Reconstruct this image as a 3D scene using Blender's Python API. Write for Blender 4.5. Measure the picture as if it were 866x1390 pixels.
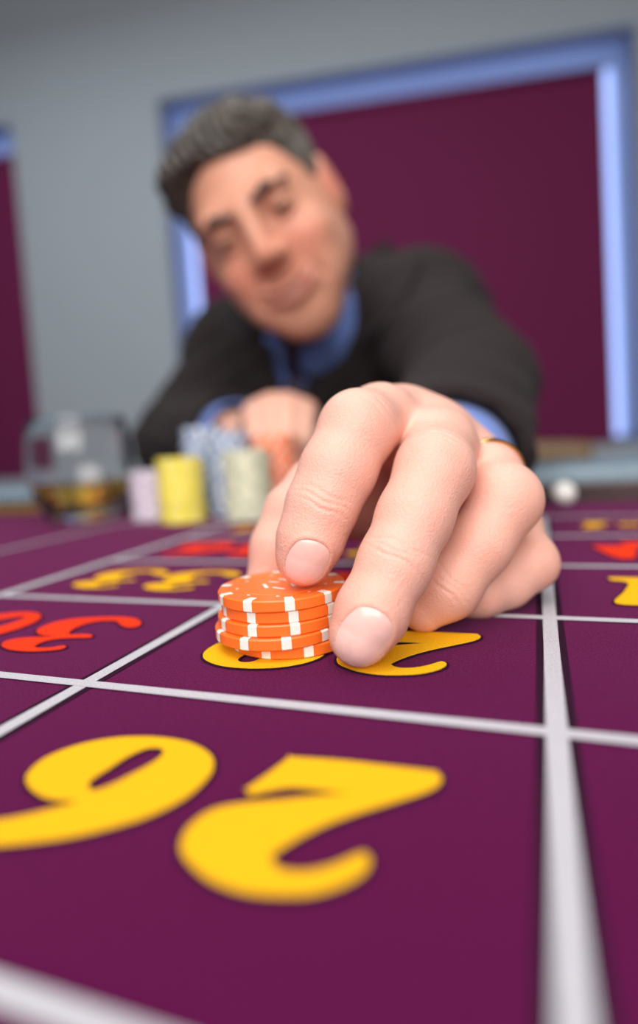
import bpy, bmesh, math, random
import numpy as np
from mathutils import Vector, Matrix

random.seed(7)
RNG = np.random.default_rng(7)
for o in list(bpy.data.objects):
    bpy.data.objects.remove(o)
SC = bpy.context.scene
COL = SC.collection

# ------------------------------------------------------------------ camera
TZ = 0.80                      # felt height above the floor
H = 0.062                      # lens height above the felt
FPX = 799.5                    # focal length in pixels of the 866 wide frame
CAM = np.array([0.0, 0.0, TZ + H])
R = np.array([[0.93563385, 0.34693471, -0.0650046],      # right
              [0.03917119, 0.08096976, 0.99594654],      # up
              [-0.35079183, 0.93438761, -0.06216821]])   # forward
cd = bpy.data.cameras.new('camera')
cam = bpy.data.objects.new('camera', cd)
COL.objects.link(cam)
cam.matrix_world = Matrix(((R[0][0], R[1][0], -R[2][0], CAM[0]),
                           (R[0][1], R[1][1], -R[2][1], CAM[1]),
                           (R[0][2], R[1][2], -R[2][2], CAM[2]),
                           (0, 0, 0, 1)))
cd.sensor_fit = 'HORIZONTAL'
cd.sensor_width = 24.0
cd.lens = 24.0 * FPX / 866.0
cd.shift_y = -45.0 / 866.0
cd.clip_start = 0.005
cd.dof.use_dof = True
cd.dof.focus_distance = 0.167
cd.dof.aperture_fstop = 3.4
SC.camera = cam

# ------------------------------------------------------------------ world, lights, exposure
w = bpy.data.worlds.new('world')
SC.world = w
w.use_nodes = True
w.node_tree.nodes['Background'].inputs[0].default_value = (0.33, 0.44, 0.88, 1)
w.node_tree.nodes['Background'].inputs[1].default_value = 2.1
SC.view_settings.view_transform = 'Standard'
SC.view_settings.look = 'None'
SC.view_settings.exposure = 0.0
SC.view_settings.gamma = 1.0
SC.view_settings.use_curve_mapping = False

ROOM_A = math.radians(12.0)
E1 = np.array([math.cos(ROOM_A), math.sin(ROOM_A), 0])
E2 = np.array([-math.sin(ROOM_A), math.cos(ROOM_A), 0])


def RP(s, t, z):
    p = s * E1 + t * E2
    return np.array([p[0], p[1], z])


def area(name, loc, target, sx, sy, power, col):
    l = bpy.data.lights.new(name, 'AREA')
    l.shape = 'RECTANGLE'
    l.size, l.size_y, l.energy, l.color = sx, sy, power, col
    o = bpy.data.objects.new(name, l)
    COL.objects.link(o)
    o.location = loc
    d = Vector(target) - Vector(loc)
    o.rotation_euler = d.to_track_quat('-Z', 'Y').to_euler()
    return o


area('ceiling_lamp_table', RP(-0.15, -0.30, 2.0), RP(-0.15, 0.35, TZ), 1.0, 0.6, 13, (1.0, 0.965, 0.93))
area('ceiling_lamp_room', RP(-0.6, 1.2, 2.75), RP(-0.6, 1.2, 0), 2.6, 0.6, 20, (0.93, 0.97, 1.0))
area('rear_fill_light', RP(0.15, -1.7, 1.80), RP(-0.1, 0.3, 0.95), 2.4, 1.4, 58, (1.0, 0.965, 0.94))  # added frontal fill, unseen behind the camera and well below the ceiling


# ------------------------------------------------------------------ helpers
def PX(u, v, d):
    """point seen at photograph pixel (u, v) at depth d (metres) from the lens"""
    return CAM + d * (R.T @ np.array([(u - 433) / FPX, -(v - 650) / FPX, 1.0]))


def CC(x, y, d):
    return CAM + R.T @ np.array([x, y, d])


def tag(o, label=None, cat=None, group=None, kind=None):
    if label: o['label'] = label
    if cat: o['category'] = cat
    if group: o['group'] = group
    if kind: o['kind'] = kind
    return o


def empty(name, loc, parent=None):
    o = bpy.data.objects.new(name, None)
    COL.objects.link(o)
    o.location = Vector(loc)
    o.empty_display_size = 0.02
    return o


def link(name, me, mat=None, parent=None, smooth=False):
    o = bpy.data.objects.new(name, me)
    COL.objects.link(o)
    if mat is not None and not me.materials:
        me.materials.append(mat)
    if smooth:
        me.polygons.foreach_set('use_smooth', [True] * len(me.polygons))
    if parent is not None:
        o.parent = parent
        bpy.context.view_layer.update()
        o.matrix_parent_inverse = Matrix.Translation(-wloc(parent))
    return o


def wloc(o):
    v = Vector(o.location)
    while o.parent is not None:
        if o.type == 'EMPTY' or True:
            break
    return v if o.type == 'EMPTY' else Vector((0, 0, 0))


def mesh_from(name, verts, faces):
    me = bpy.data.meshes.new(name)
    me.from_pydata([tuple(map(float, v)) for v in verts], [], faces)
    me.update()
    return me


def bm_obj(name, bm, mat, parent=None, smooth=False):
    me = bpy.data.meshes.new(name)
    bm.to_mesh(me)
    bm.free()
    return link(name, me, mat, parent, smooth)


def box_bm(bm, c, size, axes=None, bevel=0.0):
    """box of full size at centre c; axes = 3 unit vectors"""
    ax = axes if axes is not None else (np.array([1, 0, 0]), np.array([0, 1, 0]), np.array([0, 0, 1]))
    r = bmesh.ops.create_cube(bm, size=1.0)
    vs = r['verts']
    for v in vs:
        p = np.array(c, float) + sum(ax[i] * v.co[i] * size[i] for i in range(3))
        v.co = Vector(p)
    if bevel > 0:
        es = list({e for v in vs for e in v.link_edges})
        bmesh.ops.bevel(bm, geom=es, offset=bevel, segments=2, profile=0.6, affect='EDGES')
    return bm


RAX = (E1, E2, np.array([0, 0, 1.0]))


def box(name, c, size, mat, parent=None, axes=None, bevel=0.0):
    bm = bmesh.new()
    box_bm(bm, c, size, axes, bevel)
    bmesh.ops.recalc_face_normals(bm, faces=bm.faces)
    return bm_obj(name, bm, mat, parent)


def lathe(profile, n=48, close=True):
    """profile: list of (r, z); returns verts, faces about the z axis"""
    vs, fs, rings = [], [], []
    for r, z in profile:
        if r < 1e-6:
            rings.append([len(vs)])
            vs.append((0, 0, z))
        else:
            rings.append(list(range(len(vs), len(vs) + n)))
            vs += [(r * math.cos(2 * math.pi * i / n), r * math.sin(2 * math.pi * i / n), z) for i in range(n)]
    for a, b in zip(rings[:-1], rings[1:]):
        for i in range(n):
            j = (i + 1) % n
            if len(a) == 1 and len(b) == 1: continue
            if len(a) == 1: fs.append((a[0], b[j], b[i]))
            elif len(b) == 1: fs.append((a[i], a[j], b[0]))
            else: fs.append((a[i], a[j], b[j], b[i]))
    return vs, fs


# ------------------------------------------------------------------ materials
class M:
    pass


def mat(name, color, rough=0.6, noise=0.0, scale=200.0, bump=0.0, metal=0.0, sheen=0.0, **kw):
    m = bpy.data.materials.new(name)
    m.use_nodes = True
    nt = m.node_tree
    b = nt.nodes['Principled BSDF']
    b.inputs['Base Color'].default_value = (*color, 1)
    b.inputs['Roughness'].default_value = rough
    b.inputs['Metallic'].default_value = metal
    if sheen:
        b.inputs['Sheen Weight'].default_value = sheen
        b.inputs['Sheen Roughness'].default_value = kw.get('sheen_rough', 0.5)
        b.inputs['Sheen Tint'].default_value = (*kw.get('sheen_tint', color), 1)
    if 'spec' in kw: b.inputs['Specular IOR Level'].default_value = kw['spec']
    if 'trans' in kw: b.inputs['Transmission Weight'].default_value = kw['trans']
    if 'ior' in kw: b.inputs['IOR'].default_value = kw['ior']
    if 'coat' in kw: b.inputs['Coat Weight'].default_value = kw['coat']
    if noise or bump:
        tc = nt.nodes.new('ShaderNodeTexCoord')
        n = nt.nodes.new('ShaderNodeTexNoise')
        n.inputs['Scale'].default_value = scale
        n.inputs['Detail'].default_value = 4
        nt.links.new(tc.outputs['Object'], n.inputs['Vector'])
        if noise:
            mx = nt.nodes.new('ShaderNodeMix')
            mx.data_type = 'RGBA'
            lo = [max(0, c * (1 - noise)) for c in color]
            hi = [min(1, c * (1 + noise)) for c in color]
            mx.inputs[6].default_value = (*lo, 1)
            mx.inputs[7].default_value = (*hi, 1)
            rp = nt.nodes.new('ShaderNodeMapRange')
            rp.inputs[1].default_value, rp.inputs[2].default_value = 0.3, 0.7
            nt.links.new(n.outputs['Fac'], rp.inputs[0])
            nt.links.new(rp.outputs[0], mx.inputs[0])
            nt.links.new(mx.outputs[2], b.inputs['Base Color'])
        if bump:
            bp = nt.nodes.new('ShaderNodeBump')
            bp.inputs['Strength'].default_value = kw.get('bstr', 0.5)
            bp.inputs['Distance'].default_value = bump
            nt.links.new(n.outputs['Fac'], bp.inputs['Height'])
            nt.links.new(bp.outputs['Normal'], b.inputs['Normal'])
    return m


felt_kw = dict(rough=0.95, noise=0.5, scale=2000.0, bump=0.00025, spec=0.05, bstr=0.9)
M.felt = mat('felt_purple', (0.089, 0.0056, 0.049), sheen=0.20, sheen_tint=(0.85, 0.28, 0.6), sheen_rough=0.33, **felt_kw)
fk = dict(felt_kw, noise=0.16)
M.p_white = mat('print_white', (0.49, 0.475, 0.52), sheen=0.1, sheen_tint=(1, 1, 1), **fk)
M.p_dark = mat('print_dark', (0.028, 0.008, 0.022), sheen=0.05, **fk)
M.p_yellow = mat('print_yellow', (0.88, 0.46, 0.012), sheen=0.05, **dict(felt_kw, noise=0.10))
M.p_red = mat('print_red', (0.86, 0.045, 0.012), sheen=0.05, **dict(felt_kw, noise=0.10))
M.wall = mat('wall_paint', (0.40, 0.45, 0.49), 0.85, noise=0.02, scale=30, bump=0.0006)
M.ceil = mat('ceiling_paint', (0.5, 0.5, 0.5), 0.9, noise=0.02, scale=20)
M.carpet = mat('carpet', (0.06, 0.03, 0.045), 0.95, noise=0.4, scale=300, bump=0.002)
M.wframe = mat('window_frame_dark', (0.13, 0.155, 0.28), 0.5, noise=0.1, scale=40)
M.wglass = mat('window_glass', (1, 1, 1), 0.0, trans=1.0, ior=1.02)
M.blind = mat('blind_fabric', (0.155, 0.0150, 0.070), 0.85, noise=0.08, scale=900, bump=0.0003, spec=0.2)
M.orange = mat('chip_orange', (0.95, 0.175, 0.022), 0.36, noise=0.03, scale=900, bump=0.00004)
M.cream = mat('chip_cream', (0.74, 0.74, 0.55), 0.4, noise=0.03, scale=600)
M.whitec = mat('chip_white', (0.84, 0.81, 0.74), 0.45, noise=0.05, scale=1200, bump=0.00006)
M.yellowc = mat('chip_yellow', (0.88, 0.74, 0.07), 0.4, noise=0.03, scale=600)
M.paleyel = mat('chip_pale_yellow', (0.88, 0.82, 0.35), 0.4, noise=0.03, scale=600)
M.bluec = mat('chip_blue', (0.14, 0.27, 0.55), 0.4, noise=0.03, scale=600)
M.lavc = mat('chip_lavender', (0.60, 0.50, 0.66), 0.4, noise=0.03, scale=600)
M.greenish = mat('chip_sage', (0.50, 0.55, 0.42), 0.4, noise=0.03, scale=600)
M.wood = mat('dark_wood', (0.045, 0.026, 0.024), 0.35, noise=0.35, scale=25, coat=0.3)
M.rail = mat('rail_leather', (0.17, 0.24, 0.29), 0.45, noise=0.12, scale=160, bump=0.0004)
M.brass = mat('brass', (0.62, 0.42, 0.12), 0.35, metal=0.8, noise=0.08, scale=60)
M.chairwood = mat('chair_wood', (0.26, 0.165, 0.075), 0.45, noise=0.25, scale=40)
M.jacket = mat('jacket_wool', (0.021, 0.0155, 0.0155), 0.9, noise=0.28, scale=420, bump=0.0006, sheen=0.02, spec=0.2, sheen_tint=(0.8, 0.7, 0.7))
M.lining = mat('jacket_button', (0.02, 0.018, 0.018), 0.4, noise=0.1, scale=300)
M.shirt = mat('shirt_cotton', (0.155, 0.245, 0.60), 0.8, noise=0.10, scale=900, bump=0.0003, sheen=0.1, sheen_tint=(0.8, 0.9, 1))
M.tie = mat('tie_silk', (0.055, 0.035, 0.055), 0.45, noise=0.3, scale=300)
M.trouser = mat('trouser_wool', (0.028, 0.026, 0.030), 0.85, noise=0.2, scale=300)
M.shoe = mat('shoe_leather', (0.012, 0.010, 0.010), 0.3, noise=0.1, scale=80)
M.gold = mat('ring_gold', (0.95, 0.62, 0.20), 0.18, metal=1.0, noise=0.03, scale=200)
M.glass = mat('tumbler_glass', (1, 1, 1), 0.0, trans=1.0, ior=1.47, noise=0.0)
M.whisky = mat('whisky', (0.95, 0.58, 0.10), 0.0, trans=1.0, ior=1.36)
M.ivory = mat('ball_ivory', (0.88, 0.86, 0.82), 0.15, noise=0.02, scale=100)
M.nail = mat('fingernail', (0.90, 0.55, 0.49), 0.25, noise=0.06, scale=260, bump=0.00004, coat=0.2)
M.eye = mat('eye_white', (0.65, 0.6, 0.56), 0.15, noise=0.03, scale=100)
M.teeth = mat('teeth', (0.52, 0.42, 0.36), 0.3, noise=0.05, scale=300)
M.iris = mat('eye_iris', (0.05, 0.03, 0.02), 0.1, noise=0.2, scale=900)


def hair_mat():
    m = mat('hair_greying', (0.06, 0.042, 0.032), 0.5)
    nt = m.node_tree
    b = nt.nodes['Principled BSDF']
    tc = nt.nodes.new('ShaderNodeTexCoord')
    n = nt.nodes.new('ShaderNodeTexNoise')
    n.inputs['Scale'].default_value = 60
    n.inputs['Detail'].default_value = 5
    mx = nt.nodes.new('ShaderNodeMix')
    mx.data_type = 'RGBA'
    mx.inputs[6].default_value = (0.022, 0.015, 0.010, 1)
    mx.inputs[7].default_value = (0.19, 0.165, 0.14, 1)
    at = nt.nodes.new('ShaderNodeAttribute')
    at.attribute_name = 'grey'
    ad = nt.nodes.new('ShaderNodeMath')
    ad.operation = 'MULTIPLY'
    rp = nt.nodes.new('ShaderNodeMapRange')
    rp.inputs[1].default_value, rp.inputs[2].default_value = 0.35, 0.65
    nt.links.new(tc.outputs['Object'], n.inputs['Vector'])
    nt.links.new(n.outputs['Fac'], rp.inputs[0])
    nt.links.new(rp.outputs[0], ad.inputs[0])
    nt.links.new(at.outputs['Fac'], ad.inputs[1])
    nt.links.new(ad.outputs[0], mx.inputs[0])
    nt.links.new(mx.outputs[2], b.inputs['Base Color'])
    return m


def skin_mat():
    m = bpy.data.materials.new('skin')
    m.use_nodes = True
    nt = m.node_tree
    b = nt.nodes['Principled BSDF']
    b.inputs['Roughness'].default_value = 0.46
    b.inputs['Specular IOR Level'].default_value = 0.42
    b.inputs['Subsurface Weight'].default_value = 0.4
    b.inputs['Subsurface Radius'].default_value = (1.0, 0.36, 0.22)
    b.inputs['Subsurface Scale'].default_value = 0.0022
    at = nt.nodes.new('ShaderNodeAttribute')
    at.attribute_name = 'tint'
    tc = nt.nodes.new('ShaderNodeTexCoord')
    n1 = nt.nodes.new('ShaderNodeTexNoise')
    n1.inputs['Scale'].default_value = 130
    n1.inputs['Detail'].default_value = 5
    hs = nt.nodes.new('ShaderNodeMix')
    hs.data_type = 'RGBA'
    hs.blend_type = 'MULTIPLY'
    hs.inputs[0].default_value = 1.0
    mr = nt.nodes.new('ShaderNodeMix')
    mr.data_type = 'RGBA'
    mr.inputs[6].default_value = (1.0, 0.90, 0.87, 1)
    mr.inputs[7].default_value = (1.0, 1.04, 1.05, 1)
    nt.links.new(tc.outputs['Object'], n1.inputs['Vector'])
    nt.links.new(n1.outputs['Fac'], mr.inputs[0])
    nt.links.new(at.outputs['Color'], hs.inputs[6])
    nt.links.new(mr.outputs[2], hs.inputs[7])
    nt.links.new(hs.outputs[2], b.inputs['Base Color'])
    v = nt.nodes.new('ShaderNodeTexVoronoi')
    v.inputs['Scale'].default_value = 1400
    n2 = nt.nodes.new('ShaderNodeTexNoise')
    n2.inputs['Scale'].default_value = 700
    n2.inputs['Detail'].default_value = 3
    ad = nt.nodes.new('ShaderNodeMath')
    ad.operation = 'ADD'
    nt.links.new(tc.outputs['Object'], v.inputs['Vector'])
    nt.links.new(tc.outputs['Object'], n2.inputs['Vector'])
    nt.links.new(v.outputs['Distance'], ad.inputs[0])
    nt.links.new(n2.outputs['Fac'], ad.inputs[1])
    bp = nt.nodes.new('ShaderNodeBump')
    bp.inputs['Strength'].default_value = 0.5
    bp.inputs['Distance'].default_value = 0.00022
    nt.links.new(ad.outputs[0], bp.inputs['Height'])
    nt.links.new(bp.outputs['Normal'], b.inputs['Normal'])
    return m


M.skin = skin_mat()
M.hair = hair_mat()

# ------------------------------------------------------------------ room
T_WALL = 2.5


def wall_hit(u, v):
    d = R.T @ np.array([(u - 433) / FPX, -(v - 650) / FPX, 1.0])
    t = T_WALL / (d @ E2)
    p = CAM + d * t
    return p @ E1, p[2]


S_L1 = wall_hit(226, 300)[0]
S_R1 = wall_hit(872, 300)[0]
S_R0 = wall_hit(27, 300)[0]
Z_TOP = wall_hit(535, 84)[1]
Z_BOT = 0.78
CEIL = 2.95
S_MIN, S_MAX, T_MIN = -3.0, 2.6, -2.8


def rbox(name, s0, s1, t0, t1, z0, z1, m, parent=None, bevel=0.0):
    return box(name, RP((s0 + s1) / 2, (t0 + t1) / 2, (z0 + z1) / 2), (s1 - s0, t1 - t0, z1 - z0), m, parent, RAX, bevel)


tag(rbox('floor', S_MIN, S_MAX, T_MIN, T_WALL + 0.3, -0.1, 0, M.carpet), kind='structure', label='dark patterned carpet floor')
tag(rbox('ceiling', S_MIN, S_MAX, T_MIN, T_WALL + 0.3, CEIL, CEIL + 0.1, M.ceil), kind='structure', label='pale ceiling')
tag(rbox('wall_left', S_MIN - 0.1, S_MIN, T_MIN, T_WALL + 0.3, 0, CEIL, M.wall), kind='structure')
tag(rbox('wall_right', S_MAX, S_MAX + 0.1, T_MIN, T_WALL + 0.3, 0, CEIL, M.wall), kind='structure')
tag(rbox('wall_front', S_MIN, S_MAX, T_MIN - 0.1, T_MIN, 0, CEIL, M.wall), kind='structure')
# back wall with two openings
S_L0 = S_R0 - 1.6
S_L0 = max(S_L0, S_MIN + 0.15)
bm = bmesh.new()
for s0, s1, z0, z1 in ((S_MIN, S_L0, 0, CEIL), (S_R0, S_L1, 0, CEIL), (S_R1, S_MAX, 0, CEIL),
                       (S_L0, S_R0, 0, Z_BOT), (S_L1, S_R1, 0, Z_BOT), (S_L0, S_R0, Z_TOP, CEIL), (S_L1, S_R1, Z_TOP, CEIL)):
    box_bm(bm, RP((s0 + s1) / 2, T_WALL + 0.14, (z0 + z1) / 2), (s1 - s0, 0.28, z1 - z0), RAX)
tag(bm_obj('wall_back', bm, M.wall), kind='structure', label='grey painted wall behind the man')


def window(n, s0, s1, gap_l, gap_r, gap_t, blabel):
    fw = 0.02
    win = empty('window_%d' % n, RP((s0 + s1) / 2, T_WALL + 0.1, Z_BOT))
    tag(win, kind='structure')
    t0, t1 = T_WALL + 0.035, T_WALL + 0.075
    rbox('frame_stile', s0, s0 + fw, t0, t1, Z_BOT, Z_TOP, M.wframe, win)
    rbox('frame_stile', s1 - fw, s1, t0, t1, Z_BOT, Z_TOP, M.wframe, win)
    rbox('frame_head', s0 + fw, s1 - fw, t0, t1, Z_TOP - 0.015, Z_TOP, M.wframe, win)
    rbox('frame_sill', s0 + fw, s1 - fw, t0 - 0.02, t1, Z_BOT, Z_BOT + 0.03, M.wframe, win)
    rbox('pane', s0 + fw, s1 - fw, t0 + 0.02, t0 + 0.025, Z_BOT + 0.03, Z_TOP - 0.015, M.wglass, win)
    # roller blind hanging clear of the frame
    bl = empty('roller_blind', RP((s0 + s1) / 2, T_WALL + 0.02, Z_BOT))
    tag(bl, blabel, 'blind', 'window blinds')
    b0, b1, bt = s0 + gap_l, s1 - gap_r, Z_TOP - gap_t
    cols, rows = 60, 2
    vs, fs = [], []
    for k, dt in enumerate((0.0, 0.0015)):
        for j in range(rows + 1):
            for i in range(cols + 1):
                s = b0 + (b1 - b0) * i / cols
                z = Z_BOT + 0.02 + (bt - Z_BOT - 0.02) * j / rows
                vs.append(RP(s, T_WALL + 0.006 + dt + 0.0015 * math.sin(i * 0.7) * (1 - j / rows), z))
        o0 = k * (rows + 1) * (cols + 1)
        for j in range(rows):
            for i in range(cols):
                a = o0 + j * (cols + 1) + i
                fs.append((a, a + 1, a + cols + 2, a + cols + 1))
    link('blind_cloth', mesh_from('blind_cloth', vs, fs), M.blind, bl)
    vs, fs = lathe([(0, -0.5), (0.016, -0.5), (0.016, 0.5), (0, 0.5)], 16)
    L = b1 - b0
    vv = [RP(b0 + L * (z + 0.5), T_WALL + 0.006 + x, bt + y) for x, y, z in vs]
    link('roller_tube', mesh_from('roller_tube', vv, fs), M.blind, bl, True)
    rbox('bottom_bar', b0, b1, T_WALL - 0.002, T_WALL + 0.014, Z_BOT + 0.005, Z_BOT + 0.025, M.blind, bl, 0.003)


window(1, S_L1, S_R1, 0.125, 0.125, 0.15, 'wide maroon roller blind behind the smiling man')
window(2, S_L0, S_R0, 0.12, 0.002, 0.15, 'maroon roller blind at the far left edge behind the glass')

# ------------------------------------------------------------------ gaming table
X0, Y0, CW, CD = -0.23884, 0.04666, 0.120035, 0.077072      # print grid: column / row origin and pitch
FX0, FX1, FY0, FY1 = -1.15, 0.75, -0.45, 0.515
table = empty('gaming_table', (-0.2, 0.05, 0))
tag(table, 'roulette table with purple printed felt and padded blue-grey rail', 'table')
felt = box('felt', ((FX0 + FX1) / 2, (FY0 + FY1) / 2, TZ - 0.004), (FX1 - FX0, FY1 - FY0, 0.008), M.felt, table)
felt['label'] = 'purple felt printed with betting numbers'


def sub(o, par):
    o.parent = par
    o.matrix_parent_inverse = par.matrix_world.inverted()
    return o


def on_felt(o):
    o.parent = felt
    o.matrix_parent_inverse = Matrix.Translation(Vector(table.location)) @ Matrix.Translation(-Vector(table.location))
    return o


def strip(name, x0, x1, y0, y1, z, m):
    h = 0.0001
    vs = [(x0, y0, z - h), (x1, y0, z - h), (x1, y1, z - h), (x0, y1, z - h), (x0, y0, z), (x1, y0, z), (x1, y1, z), (x0, y1, z)]
    fs = [(4, 5, 6, 7), (0, 1, 5, 4), (1, 2, 6, 5), (2, 3, 7, 6), (3, 0, 4, 7)]
    return on_felt(link(name, mesh_from(name, vs, fs), m))


ZP = TZ + 0.0002
lw = 0.0021
YN, YF = -0.20, Y0 + 5 * CD
for i in (-1, 0, 1, 2, 3, 4):                        # lines between the number columns
    x = X0 + i * CW
    wd = lw * (1.45 if i in (0, 3) else 1.0)
    if i in (-1, 4):
        x = X0 - 0.118 if i == -1 else X0 + 3 * CW + 0.118
    strip('column_line_outline', x - wd - 0.0019, x + wd + 0.0019, YN, YF + lw, ZP, M.p_dark)  # dark printed border along both sides of the white line
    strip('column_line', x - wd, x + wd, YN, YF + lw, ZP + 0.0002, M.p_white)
for j in range(-3, 6):                               # lines between the number rows
    y = Y0 + j * CD
    strip('row_line', X0 + 0.001, X0 + 3 * CW - 0.001, y - lw * 0.85, y + lw * 0.85, ZP + 0.00035, M.p_white)
strip('row_line', X0 - 0.118, X0, YF - lw, YF + lw, ZP + 0.00035, M.p_white)
strip('row_line', X0 + 3 * CW, X0 + 3 * CW + 0.118, YF - lw, YF + lw, ZP + 0.00035, M.p_white)
strip('row_line', X0 - 0.118, X0, Y0 + CD - lw, Y0 + CD + lw, ZP + 0.00035, M.p_white)

# glyph outlines, in millimetres from the centre of their cell (read from the man's side, so upside down from here)
G = {}
G['2'] = ([[(6.9, 5.0), (7.02, 4.95), (8.8, 10.5), (10.5, 17.0), (10.62, 16.95), (20.4, 18.1), (30.4, 18.5), (38.7, 18.7), (38.82, 18.65), (40.2, 16.9), (39.9, 14.5), (38.0, 11.9), (34.5, 8.8), (31.6, 6.3), (27.8, 3.0), (24.3, -0.6), (21.6, -4.2), (19.6, -7.6), (19.0, -10.0), (21.4, -11.7), (25.0, -11.2), (28.0, -9.3), (30.3, -6.9), (31.9, -5.3), (33.3, -6.4), (33.2, -8.9), (31.3, -11.8), (27.8, -14.6), (23.4, -16.2), (18.1, -17.1), (12.3, -16.4), (7.1, -14.0), (4.1, -11.4), (2.7, -7.2), (3.9, -2.3), (7.6, 0.6), (14.6, 3.7), (21.1, 6.6), (26.2, 8.4), (26.32, 8.35), (19.2, 8.1), (14.3, 7.4), (10.1, 4.8), (8.4, 3.5), (8.52, 3.45)]], 'A')
G['6'] = ([[(-36.5, -20.5), (-33, -21.0), (-27.6, -19.9), (-25.1, -19.0), (-21.2, -17.3), (-15.5, -14.4), (-10.4, -10.7), (-5.7, -6.1), (-2.5, -0.2), (-1.8, 6.0), (-2.9, 10.4), (-6.1, 14.2), (-12.5, 17.1), (-19.7, 17.6), (-26.0, 16.6), (-31.5, 14.4), (-36.6, 10.2), (-39.3, 4.6), (-38.3, -0.8), (-35.4, -3.9), (-30.4, -6.1), (-26.0, -6.7), (-22.2, -6.0), (-21.4, -6.4), (-25.6, -10.2), (-28.7, -12.6), (-30.9, -13.9), (-34.3, -15.4), (-38.5, -17.5)],
           [(-23.1, -1.2), (-20.9, -2.6), (-18.9, -0.6), (-17.2, 3.5), (-15.6, 8.3), (-15.6, 11.9), (-17.5, 13.7), (-20.4, 13.0), (-22.3, 9.2), (-23.1, 4.4), (-23.7, 0.9)]], 'B')
G['3'] = ([[(41.1, 11.2), (41.8, 8.1), (39.3, 6.7), (34.9, 8.1), (30.2, 11.8), (26.8, 12.9), (21.7, 11.6), (18.9, 7.8), (18.7, 2.4), (20.6, -2.5), (23.1, -4.1), (26.4, -3.2), (30.2, -2.9), (32.5, -4.1), (32.4, -5.3), (28.4, -6.3), (23.8, -7.5), (20.9, -8.8), (18.8, -11.6), (18.8, -15.2), (19.7, -16.9), (22.5, -17.6), (26.3, -16.6), (28.4, -14.8), (29.8, -14.2), (31.2, -15.0), (31.3, -16.6), (28.8, -18.4), (24.2, -20.1), (18.7, -20.9), (12.5, -20.5), (7.2, -18.5), (4.8, -16.4), (4.1, -13.7), (6.2, -10.9), (11.0, -8.9), (16.4, -7.6), (18.6, -6.4), (12.5, -6.2), (8.2, -4.5), (5.4, -1.9), (4.3, 2.3), (5.0, 7.5), (9.6, 12.2), (16.3, 14.8), (23.7, 16.6), (30.4, 16.9), (36.2, 15.4)]], 'A')


def ell_pts(cx, cy, a, b, shear, n=28, rev=False):
    ps = []
    for k in range(n):
        t = 2 * math.pi * k / n
        y = b * math.sin(t)
        ps.append((cx + a * math.cos(t) + shear * y, cy + y))
    return ps[::-1] if rev else ps


SH = -0.38    # slant
G['0'] = ([ell_pts(-20.5, -1.5, 16.5, 18.5, -SH * 0 + 0.15), ell_pts(-20.5, -1.5, 6.0, 13.5, 0.35, rev=True)], 'B')
G['9'] = ([[(-41.1 - x, -2.5 - y) for x, y in pl] for pl in G['6'][0]], 'B')
G['1'] = ([[(-36.9, 15.2), (-36, 18), (-20, 18.2), (-6, 18), (-5.5, 15), (-11, 12.5), (-14, 7), (-19, -9), (-14, -7), (-12.5, -10), (-24, -19), (-38.5, -19.3), (-34.5, -5), (-31.3, 7), (-32, 12), (-36, 13.6)]], 'B')
G['8'] = ([ell_pts(-22, 7.5, 13.5, 10.5, 0.2), ell_pts(-24.5, -10.5, 11.5, 9.0, 0.2), ell_pts(-22, 7.5, 5.5, 5.5, 0.3, rev=True), ell_pts(-24.5, -10.5, 4.5, 4.5, 0.3, rev=True)], 'B')
G['4'] = ([[(-12, 17.5), (-24, 17.5), (-23, 9), (-37, 9), (-37, 5), (-30, -19), (-22, -19), (-32 + 14, 4), (-7, 4), (-7, 9), (-13, 9)]], 'B')
G['5'] = ([[(-8, 12), (-14, 17.5), (-24, 18), (-33, 15), (-38, 8), (-37, 0), (-31, -5), (-22, -5.5), (-20, -11), (-38, -10), (-40, -18), (-14, -19), (-10, 1), (-18, 0), (-25, 2), (-28, 7), (-25, 12), (-19, 12), (-16, 8), (-10, 8)]], 'B')
G['7'] = ([[(-10, -18), (-39, -18), (-39, -10), (-30, 17.5), (-20, 17.5), (-28, -8), (-15, -8), (-12, -4), (-9, -4)]], 'B')


def catmull(pts, n=4):
    out, N = [], len(pts)
    for i in range(N):
        p0, p1, p2, p3 = [np.array(pts[(i + k - 1) % N], float) for k in range(4)]
        for k in range(n):
            t = k / n
            out.append(0.5 * ((2 * p1) + (-p0 + p2) * t + (2 * p0 - 5 * p1 + 4 * p2 - p3) * t * t + (-p0 + 3 * p1 - 3 * p2 + p3) * t ** 3))
    return out


def flat_glyph(name, loops, ox, oy, z, m, offset=0.0):
    cu = bpy.data.curves.new(name, 'CURVE')
    cu.dimensions = '2D'
    cu.fill_mode = 'BOTH'
    cu.extrude = 0.00008
    cu.offset = offset
    for lp in loops:
        pts = catmull(lp)
        sp = cu.splines.new('POLY')
        sp.points.add(len(pts) - 1)
        for q, p in zip(sp.points, pts):
            q.co = (ox + p[0] * 0.001, oy + p[1] * 0.001, 0, 1)
        sp.use_cyclic_u = True
    tmp = bpy.data.objects.new(name, cu)
    COL.objects.link(tmp)
    dg = bpy.context.evaluated_depsgraph_get()
    me = bpy.data.meshes.new_from_object(tmp.evaluated_get(dg))
    bpy.data.objects.remove(tmp)
    me.transform(Matrix.Translation((0, 0, z)))
    me.materials.clear()
    return on_felt(link(name, me, m))


def poly_area(l):
    return sum(l[i][0] * l[(i + 1) % len(l)][1] - l[(i + 1) % len(l)][0] * l[i][1] for i in range(len(l)))


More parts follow.
